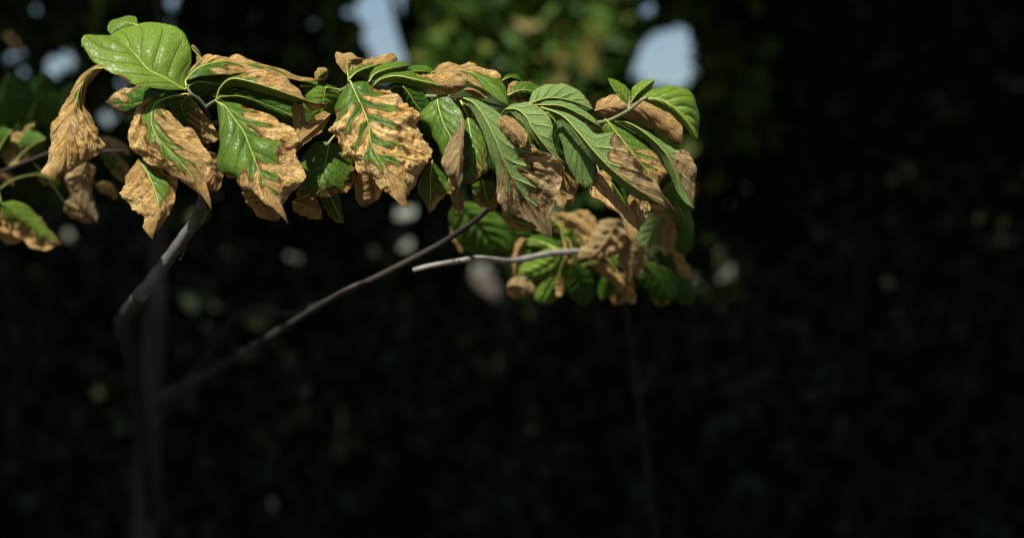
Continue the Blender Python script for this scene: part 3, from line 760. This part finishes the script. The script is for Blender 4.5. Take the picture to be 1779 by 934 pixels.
# --- pale undersides further along
A([(879, 189), (898, 190), (914, 203), (927, 226), (944, 249), (964, 272), (990, 288)],
  [(891, 181), (923, 180), (948, 195), (960, 217), (959, 238), (968, 262), (978, 276)],
  [(892, 200), (911, 219), (926, 239), (948, 266), (967, 281)],
  d=(0.5, -0.5, -1.2, -1, 0), dl=0.6, dr=0.8, gl=(1.3, 1.3, 1.3, 1.2, 1.1, 0.7, -0.3), under=True, res=HI, tint=0.8, quilt=0.08, camber=-0.05, crumple=0.5, pet=[(870, 200, 2), (876, 192, 1)])
A([(940, 186), (977, 201), (1005, 230), (1036, 267), (1066, 297), (1095, 320), (1140, 350), (1181, 374)],
  [(960, 190), (988, 198), (1017, 216), (1036, 233), (1071, 234), (1084, 248), (1106, 277), (1127, 307), (1157, 342), (1170, 360)],
  [(965, 204), (992, 236), (1022, 270), (1056, 303), (1095, 338), (1143, 368)],
  d=(0.5, -0.8, -2, -2.4, -1.5, -1), dl=0.4, dr=1.2, gl=(1.3, 1.2, 1.0, 0.3, 0.0, -0.3, -0.5), gr=(1.3, 1.3, 1.2, 1.2, 1.0, 0.5, -0.3), under=True, res=(110, 36), tongue=0.3, tint=0.3, camber=-0.05, quilt=0.07)
A([(972, 200), (992, 232), (1008, 270), (1030, 318)], [(968, 218), (978, 255), (990, 295), (1015, 326)], [(995, 215), (1022, 248), (1032, 285), (1034, 305)], d=(1, 0.5, 0.5, 1), gl=(1.3, 1.3, 1.2, 1.0), gr=(1.3, 1.3, 1.0, 0.7), under=True, tint=0.4, res=HI, quilt=0.08, pet=[(960, 205, 3)])
A([(950, 195), (968, 215), (980, 240), (985, 262)], [(950, 215), (960, 245), (975, 260)], [(970, 198), (992, 222), (994, 248)], d=(2, 3), gl=(1.3, 1.2), tint=0.2)
A([(918, 180), (955, 170), (995, 176), (1030, 190)], [(928, 158), (950, 148), (975, 148), (1000, 156), (1020, 174)], [(935, 186), (972, 190), (1012, 198)], d=(1.5, 2.2, 2.5), dl=1.2, gl=(1.3, 1.2, 1.0, 0.6), under=True, tint=0.6, res=HI, quilt=0.09)
A([(935, 182), (975, 184), (1010, 200), (1046, 222)], [(950, 176), (985, 178), (1020, 196)], [(955, 192), (985, 197), (1022, 216)], d=(0.6, 0.2), gl=(1.3, 1.3, 1.1, 0.4), under=True, tint=0.5, quilt=0.06, pet=[(920, 182, 3)])
A([(882, 166), (905, 156), (930, 160), (952, 172)], [(884, 146), (911, 141), (938, 151)], [(890, 176), (920, 178), (945, 178)], d=(3, 4), gl=(0.4, 0.9, 1.2), tint=0.4, dl=1)
A([(872, 140), (888, 134), (908, 142)], [(880, 130), (898, 130)], [(885, 144), (900, 146)], d=(4.5, 5.5), gl=(1.2, 1.2), tint=0.3, rib=0.5)
A([(878, 200), (900, 205), (915, 225), (925, 262)], [(890, 195), (912, 208), (930, 238)], [(885, 220), (900, 245), (918, 262)], d=(2.5, 3.5), gl=(1.2, 1.1, 0.9), tint=0.3)
A([(968, 262), (975, 290), (985, 330), (980, 365)], [(962, 285), (966, 320), (970, 350)], [(988, 280), (1000, 318), (996, 350)], d=(5, 6), gl=(0.5, 0.1, -0.2), tint=0.1)
# leaf behind the long one, lobed tan margin
A([(1056, 211), (1075, 235), (1105, 272), (1132, 308), (1150, 343)], [(1046, 226), (1066, 260), (1098, 296), (1130, 332)], [(1076, 214), (1105, 232), (1122, 245), (1152, 261), (1155, 281), (1168, 297), (1153, 314), (1150, 330)],
  d=(1, 0.8, 0.6, 0.8), gl=(1.3, 1.1, 0.6, -0.2), gr=(1.3, 1.0, 0.75, 0.4, -0.2, -0.5), res=HI, tint=0.55, tongue=0.5, pet=[(1050, 207, 1)])
A([(1094, 182), (1085, 165), (1072, 150), (1056, 136)], [(1085, 178), (1073, 167), (1062, 150)], [(1097, 167), (1093, 156), (1080, 145), (1066, 138)], d=(0.4, -0.2), dl=-0.4, gl=(1.6, 1.6), tint=1.0, crumple=0.4, pet=[(1093, 190, 0.2)], rib=0.6)
A([(1094, 182), (1104, 166), (1120, 151), (1138, 139)], [(1096, 166), (1099, 152), (1111, 143), (1126, 138)], [(1105, 177), (1118, 168), (1131, 154)], d=(0.4, 0.2), gl=(1.6, 1.6), tint=1.0, crumple=0.4, pet=[(1093, 190, 0.2)], rib=0.6)
A([(1112, 173), (1143, 172), (1172, 187), (1196, 212), (1212, 240)], [(1122, 163), (1140, 154), (1164, 150), (1190, 153), (1207, 172), (1215, 205)], [(1125, 178), (1155, 190), (1183, 213), (1203, 238)],
  d=(-0.5, -1.2, -1.5, -1), dl=2.4, dr=0.8, gl=(1.6, 1.6), res=HI, tint=0.95, quilt=0.11, crumple=0.5)
A([(1068, 211), (1091, 213), (1122, 232), (1157, 267), (1178, 310), (1206, 362)], [(1105, 217), (1145, 243), (1170, 261), (1192, 271), (1205, 300), (1210, 335)], [(1092, 224), (1122, 245), (1152, 282), (1172, 322), (1192, 350)],
  d=(0.8, 0.2, 0, 0.3, 0.5), gl=(1.3, 1.2, 1.0, 0.2, 0.0, -0.3), gr=(1.3, 1.3, 1.2, 1.1, 0.7), under=True, res=HI, tint=0.4, quilt=0.08)
A([(1033, 192), (1085, 184), (1138, 200), (1184, 250)], [(1043, 171), (1080, 160), (1115, 168), (1152, 186), (1182, 212)], [(1046, 204), (1090, 206), (1135, 226), (1170, 252)], d=(6, 7.5), gl=(-0.3, -0.5), res=(48, 16), crumple=1.2)
A([(1040, 296), (1038, 330), (1072, 358), (1094, 393), (1105, 422)], [(1028, 312), (1023, 335), (1046, 358), (1074, 375), (1086, 403)], [(1060, 300), (1064, 335), (1090, 362), (1101, 388)],
  d=(2, 1, 0.5, 0), dl=-0.6, gl=(-0.2, -0.4, -0.5), res=HI, curl=(0.5, 0.1), crumple=1.4, pet=[(1030, 270, 2)])
A([(1100, 328), (1108, 355), (1105, 378), (1112, 402)], [(1092, 345), (1096, 372), (1104, 392)], [(1122, 335), (1126, 362), (1116, 388)], d=(1.5, 1), gl=(-0.3, -0.5), crumple=1.4)
A([(1050, 290), (1062, 315), (1078, 340), (1092, 366)], [(1048, 310), (1060, 345), (1078, 365)], [(1075, 300), (1092, 325), (1098, 350)], d=(3, 4), gl=(1.2, 1.1, 1), tint=0.1)
A([(1000, 228), (1010, 262), (1020, 300), (1018, 330)], [(985, 245), (992, 290), (1008, 325)], [(1022, 240), (1038, 275), (1034, 312)], d=(5, 6), gl=(1.2, 1.1, 0.8), tint=0.1)
A([(868, 340), (880, 372), (905, 388), (946, 392)], [(872, 362), (880, 385), (912, 399)], [(885, 345), (905, 362), (932, 378)], d=(4, 5), gl=(0.3, 0.2, 0.3, 0.0), gr=(1.2, 1.2, 0.9, 0.3), res=(48, 16), tint=0.6)

# ------------------------------------------------------------------ blurred dogwoods behind
LO = (40, 14)
def stalk(M, d, stem):
    b = at(M[0][0], M[0][1], d[0])
    pts = np.vstack([curve(p, 60) for p, _, _ in stem])
    pts = pts[pts[:, 1] < 2.3]
    q = pts[np.argmin(np.linalg.norm(pts - b, axis=1))]
    ds = np.linalg.norm(q - b)
    if ds > 0.06: q = b + (q - b) * 0.045 / ds
    m = (q + b) / 2 + np.array([0, 0, 0.004])
    inv = lambda p: (p[0] / (PX * p[1] / DIST) + RES_W / 2, RES_H / 2 - (p[2] - EYE) / (PX * p[1] / DIST), (p[1] - DIST) * 100)
    return [inv(q), inv(m)]
STEMS = {}
def shrub(loc, label, stems):
    t = empty('dogwood_sapling', loc); tag(t, label, 'sapling')
    STEMS[t.name] = stems
    for pts, r, m in stems:
        tube('stem', curve(pts, 40), r, m, t, 8, 0.15, 4)
    return t

right = shrub((0.36, 4.5, 0), 'dogwood sapling below the spray end, crowded green and withered leaves out of focus',
    [([(0.36, 4.5, -0.08), (0.34, 4.3, 0.8), at(1098, 610, 190), at(1075, 510, 95), at(1055, 460, 55), at(1040, 435, 41)], [0.014, 0.008, 0.004, 0.003], M_DBARK),
     ([at(1040, 435, 41), at(960, 440, 36), at(890, 453, 30), at(830, 448, 24), at(800, 453, 22), at(780, 456, 21), at(745, 462, 20), at(718, 469, 20)], [0.0034, 0.003, 0.0022], M_PALE)])
def B(*a, **k):
    k['d'] = tuple(x + 20 for x in k.get('d', (20, 20)))
    if 'pet' in k: k['pet'] = [(p[0], p[1], p[2] + 20) for p in k['pet']]
    k.setdefault('res', LO); k.setdefault('rib', 0.45); k.setdefault('crumple', 1.7); k.setdefault('autocurl', 0.9)
    if 'pet' not in k: k['pet'] = stalk(a[0], k['d'], STEMS[right.name])
    return leaf(right, *a, **k)
B([(790, 352), (815, 375), (840, 405), (862, 440)], [(780, 375), (790, 410), (815, 438), (845, 446)], [(825, 352), (865, 372), (888, 405), (888, 438)], d=(22, 25), gl=(1.4, 1.4), tint=0.35, quilt=0.14, under=False, pet=[(800, 430, 26)])
B([(966, 372), (990, 380), (1015, 395), (1040, 416)], [(985, 366), (1015, 378), (1036, 400)], [(975, 388), (1000, 402), (1022, 415)], d=(18, 18), gl=(-0.4, -0.5))
B([(1000, 368), (1018, 378), (1034, 398), (1042, 412)], [(1012, 366), (1032, 380)], [(1008, 384), (1026, 402)], d=(20, 20), gl=(-0.2, -0.4), tint=0.1)
B([(1075, 380), (1055, 415), (1035, 440), (1005, 455)], [(1045, 385), (1025, 410), (1008, 438)], [(1100, 395), (1095, 430), (1060, 452)], d=(16, 18), gl=(-0.4, -0.5), quilt=0.16, under=True)
B([(1105, 420), (1100, 445), (1098, 465), (1095, 490)], [(1082, 425), (1080, 450), (1088, 472)], [(1118, 428), (1118, 452), (1108, 472)], d=(17, 19), gl=(-0.3, -0.5), under=True)
B([(1155, 366), (1140, 390), (1125, 420), (1122, 452)], [(1125, 372), (1105, 395), (1102, 430)], [(1160, 385), (1156, 415), (1142, 440)], d=(16, 18), gl=(1.3, 1.2, 0.9), under=True, quilt=0.16, tint=0.7)
B([(1130, 360), (1142, 363), (1160, 366)], [(1135, 352), (1152, 354)], [(1140, 372), (1152, 374)], d=(14, 14), gl=(-0.3, -0.4))
B([(1165, 372), (1155, 395), (1150, 420), (1166, 446)], [(1156, 380), (1147, 405), (1152, 435)], [(1172, 385), (1172, 415), (1172, 436)], d=(16, 18), gl=(-0.4, -0.5))
B([(1172, 436), (1180, 452), (1190, 470), (1202, 490)], [(1168, 450), (1178, 472), (1192, 486)], [(1186, 440), (1198, 458), (1204, 475)], d=(17, 18), gl=(-0.4, -0.5))
B([(1172, 372), (1185, 395), (1190, 420), (1188, 445)], [(1170, 395), (1172, 420), (1180, 438)], [(1195, 382), (1206, 408), (1202, 432)], d=(20, 22), gl=(1.3, 1.2), tint=0.2)
B([(1120, 458), (1140, 475), (1160, 495), (1170, 520)], [(1108, 475), (1118, 500), (1145, 518)], [(1145, 460), (1168, 478), (1178, 505)], d=(24, 26), gl=(1.3, 1.2), tint=0.1)
B([(1165, 470), (1180, 490), (1195, 510), (1200, 530)], [(1155, 485), (1165, 512), (1185, 528)], [(1185, 472), (1204, 495), (1208, 518)], d=(26, 28), gl=(1.3, 1.2), tint=0.0)
B([(978, 430), (960, 455), (935, 470), (905, 478)], [(950, 432), (925, 445), (902, 465)], [(985, 450), (975, 472), (940, 486)], d=(22, 25), gl=(1.4, 1.4), quilt=0.16, tint=0.8)
B([(985, 455), (965, 480), (950, 505), (940, 528)], [(960, 465), (938, 490), (928, 515)], [(988, 478), (978, 508), (958, 526)], d=(23, 25), gl=(1.4, 1.4), quilt=0.16, tint=0.6)
B([(995, 458), (1005, 480), (1015, 505), (1018, 530)], [(985, 480), (988, 510), (1005, 528)], [(1018, 465), (1032, 490), (1032, 516)], d=(24, 27), gl=(1.4, 1.4), quilt=0.16, tint=0.1)
B([(915, 425), (935, 425), (955, 430), (975, 440)], [(925, 410), (955, 412), (972, 425)], [(925, 440), (950, 446)], d=(24, 25), gl=(1.3, 1.2), tint=0.3)
B([(912, 415), (900, 435), (896, 460), (893, 482)], [(903, 415), (893, 440), (890, 465)], [(913, 430), (905, 455), (898, 475)], d=(20, 22), gl=(-0.3, -0.5))
B([(880, 498), (895, 495), (912, 500), (928, 512)], [(888, 486), (908, 484), (922, 496)], [(885, 512), (905, 520)], d=(20, 22), gl=(-0.2, -0.4), under=True)
B([(984, 412), (986, 430), (984, 448), (990, 460)], [(976, 420), (976, 445)], [(994, 418), (993, 445)], d=(19, 20), gl=(0.2, -0.3))
B([(970, 478), (974, 490), (978, 502), (976, 515)], [(966, 488), (968, 508)], [(984, 484), (986, 505)], d=(19, 20), gl=(-0.3, -0.4))
B([(1025, 458), (1045, 468), (1068, 485), (1088, 505)], [(1045, 458), (1070, 474), (1086, 492)], [(1035, 472), (1058, 490), (1078, 504)], d=(20, 21), gl=(-0.3, -0.5))
B([(1088, 496), (1092, 510), (1094, 528)], [(1082, 510), (1086, 524)], [(1100, 506), (1101, 522)], d=(21, 22), gl=(-0.3, -0.4))
B([(1020, 425), (1038, 430), (1055, 445), (1070, 465)], [(1040, 420), (1062, 435), (1075, 455)], [(1025, 440), (1045, 458), (1060, 468)], d=(22, 24), gl=(1.3, 1.2), tint=0.9, quilt=0.12)
B([(1000, 415), (1012, 430), (1020, 445), (1030, 452)], [(998, 428), (1010, 446)], [(1015, 418), (1030, 436)], d=(21, 22), gl=(0.6, 0.2, -0.2))
B([(1060, 470), (1052, 488), (1050, 505), (1045, 522)], [(1046, 482), (1038, 505)], [(1068, 486), (1064, 510)], d=(26, 28), gl=(1.2, 1.2), tint=0.2)
B([(1180, 360), (1188, 378), (1196, 392), (1204, 402)], [(1178, 378), (1190, 396)], [(1194, 366), (1204, 386)], d=(14, 15), gl=(1.2, 0.9), tint=0.5)
B([(800, 380), (792, 400), (796, 420), (805, 440)], [(785, 392), (783, 418)], [(808, 392), (812, 420)], d=(28, 29), gl=(0.5, 0.2, -0.2), tint=0.1)

for (x, y, ang, ln, gv, tn) in [(900, 420, 70, 85, 1.3, 0.3), (935, 455, 100, 80, 1.3, 0.2), (1010, 450, 80, 85, 1.3, 0.1), (1060, 420, 60, 80, 1.2, 0.3), (1110, 460, 100, 75, 1.2, 0.1),
                                (1165, 430, 80, 90, 1.2, 0.15), (1145, 370, 70, 80, 1.1, 0.3), (1000, 400, 120, 80, 1.1, 0.4), (955, 395, 50, 70, 0.5, 0.3), (1180, 350, 85, 80, 1.2, 0.4), (1080, 500, 110, 60, 0.3, 0.1), (1010, 495, 70, 60, 1.2, 0.5), (905, 500, 60, 60, 1.2, 0.2), (1150, 505, 95, 55, 0.9, 0.1)]:
    c_, s_ = math.cos(math.radians(ang)), math.sin(math.radians(ang))
    f_ = lambda a, b: (x + c_ * ln * a - s_ * ln * b, y + s_ * ln * a + c_ * ln * b)
    B([f_(-0.5, 0), f_(-0.15, 0.03), f_(0.2, 0.02), f_(0.55, 0)], [f_(-0.35, -0.22), f_(0.0, -0.34), f_(0.32, -0.2)], [f_(-0.35, 0.22), f_(0.0, 0.34), f_(0.32, 0.2)],
      d=(31, 34), gl=(gv, gv, gv * 0.9, gv * 0.6), tint=tn, quilt=0.14)

left = shrub((-1.6, 3.2, 0), 'dogwood sapling behind the brown hanging leaf, sparse mottled leaves out of focus',
    [([(-1.6, 3.2, -0.08), (-1.55, 3.1, 0.9), at(-120, 500, 70), at(-40, 330, 38), at(60, 275, 32), at(150, 250, 30), at(215, 262, 30)], [0.018, 0.010, 0.005, 0.003, 0.0018], M_DBARK)])
def C(*a, **k):
    k['d'] = tuple(x + 8 for x in k.get('d', (20, 20)))
    k.setdefault('res', LO); k.setdefault('rib', 0.45); k.setdefault('crumple', 1.7); k.setdefault('autocurl', 0.9)
    if 'pet' not in k: k['pet'] = stalk(a[0], k['d'], STEMS[left.name])
    return leaf(left, *a, **k)
C([(80, 240), (55, 245), (30, 256), (4, 280)], [(60, 228), (30, 232), (5, 250)], [(75, 262), (45, 278), (20, 288)], d=(34, 36), gl=(1.2, 0.9, 0.5, 0.0), tongue=0.6, tint=0.3)
C([(20, 226), (0, 240), (-20, 262)], [(5, 222), (-18, 238)], [(18, 250), (0, 268)], d=(34, 35), gl=(1.2, 0.8), tint=0.2)
C([(150, 282), (140, 312), (148, 345), (168, 388)], [(118, 298), (115, 320), (130, 352), (150, 378)], [(168, 295), (165, 325), (170, 360)], d=(24, 26), gl=(0.0, -0.3, -0.4), under=True, tint=0.1)
C([(112, 352), (128, 360), (148, 372), (166, 386)], [(122, 348), (145, 358)], [(115, 368), (140, 382)], d=(27, 28), gl=(0.3, 0.0, -0.3), under=True, tint=0.1)
C([(172, 240), (188, 246), (205, 254), (228, 268)], [(185, 234), (210, 242), (226, 256)], [(180, 256), (205, 268)], d=(30, 31), gl=(-0.1, -0.4))
C([(175, 262), (190, 275), (208, 295), (222, 320)], [(190, 258), (212, 278), (226, 302)], [(172, 280), (190, 305), (210, 322)], d=(32, 34), gl=(0.9, 0.4, -0.1), tint=0.1)
C([(168, 320), (182, 322), (198, 330), (206, 345)], [(178, 312), (200, 318)], [(172, 334), (192, 344)], d=(34, 35), gl=(0.1, -0.3), tint=0.1)
C([(2, 352), (28, 365), (58, 390), (106, 424)], [(30, 350), (62, 368), (92, 402)], [(4, 378), (30, 408), (70, 432)], d=(24, 26), gl=(1.2, 1.0, 0.7, 0.1), gr=(0.9, 0.6, 0.5, 0.0), tint=0.7)
C([(-8, 398), (8, 402), (26, 408), (44, 410)], [(5, 394), (30, 398)], [(5, 416), (26, 420)], d=(25, 26), gl=(-0.2, -0.4))
C([(62, 302), (75, 306), (92, 312), (104, 322)], [(75, 298), (98, 306)], [(70, 316), (92, 324)], d=(36, 37), gl=(0.8, 0.4), tint=0.2)
C([(-6, 300), (4, 304), (16, 312), (22, 324)], [(4, 296), (20, 304)], [(-2, 314), (14, 324)], d=(36, 37), gl=(0.2, -0.2), tint=0.1)
C([(60, 215), (50, 222), (42, 236), (40, 250)], [(48, 214), (36, 232)], [(58, 232), (48, 248)], d=(36, 37), gl=(0.5, 0.1), tint=0.2)
C([(8, 55), (14, 62), (22, 74), (36, 86)], [(18, 54), (34, 70)], [(2, 70), (20, 88)], d=(60, 60), gl=(-0.1, -0.3), tint=0.1, pet=[(-30, 100, 62)])
for (x, y, ang, ln, dp) in [(28, 172, 75, 95, 70), (72, 170, 100, 90, 76), (96, 196, 60, 85, 72), (44, 208, 85, 90, 80), (4, 200, 80, 85, 74), (120, 172, 110, 60, 85)]:
    c_, s_ = math.cos(math.radians(ang)), math.sin(math.radians(ang))
    f_ = lambda a, b: (x + c_ * ln * a - s_ * ln * b, y + s_ * ln * a + c_ * ln * b)
    C([f_(-0.5, 0), f_(-0.15, 0.03), f_(0.2, 0.02), f_(0.55, 0)], [f_(-0.35, -0.22), f_(0.0, -0.34), f_(0.32, -0.2)], [f_(-0.35, 0.22), f_(0.0, 0.34), f_(0.32, 0.2)],
      d=(dp, dp + 3), gl=(1.3, 1.2), tint=0.15, quilt=0.12)
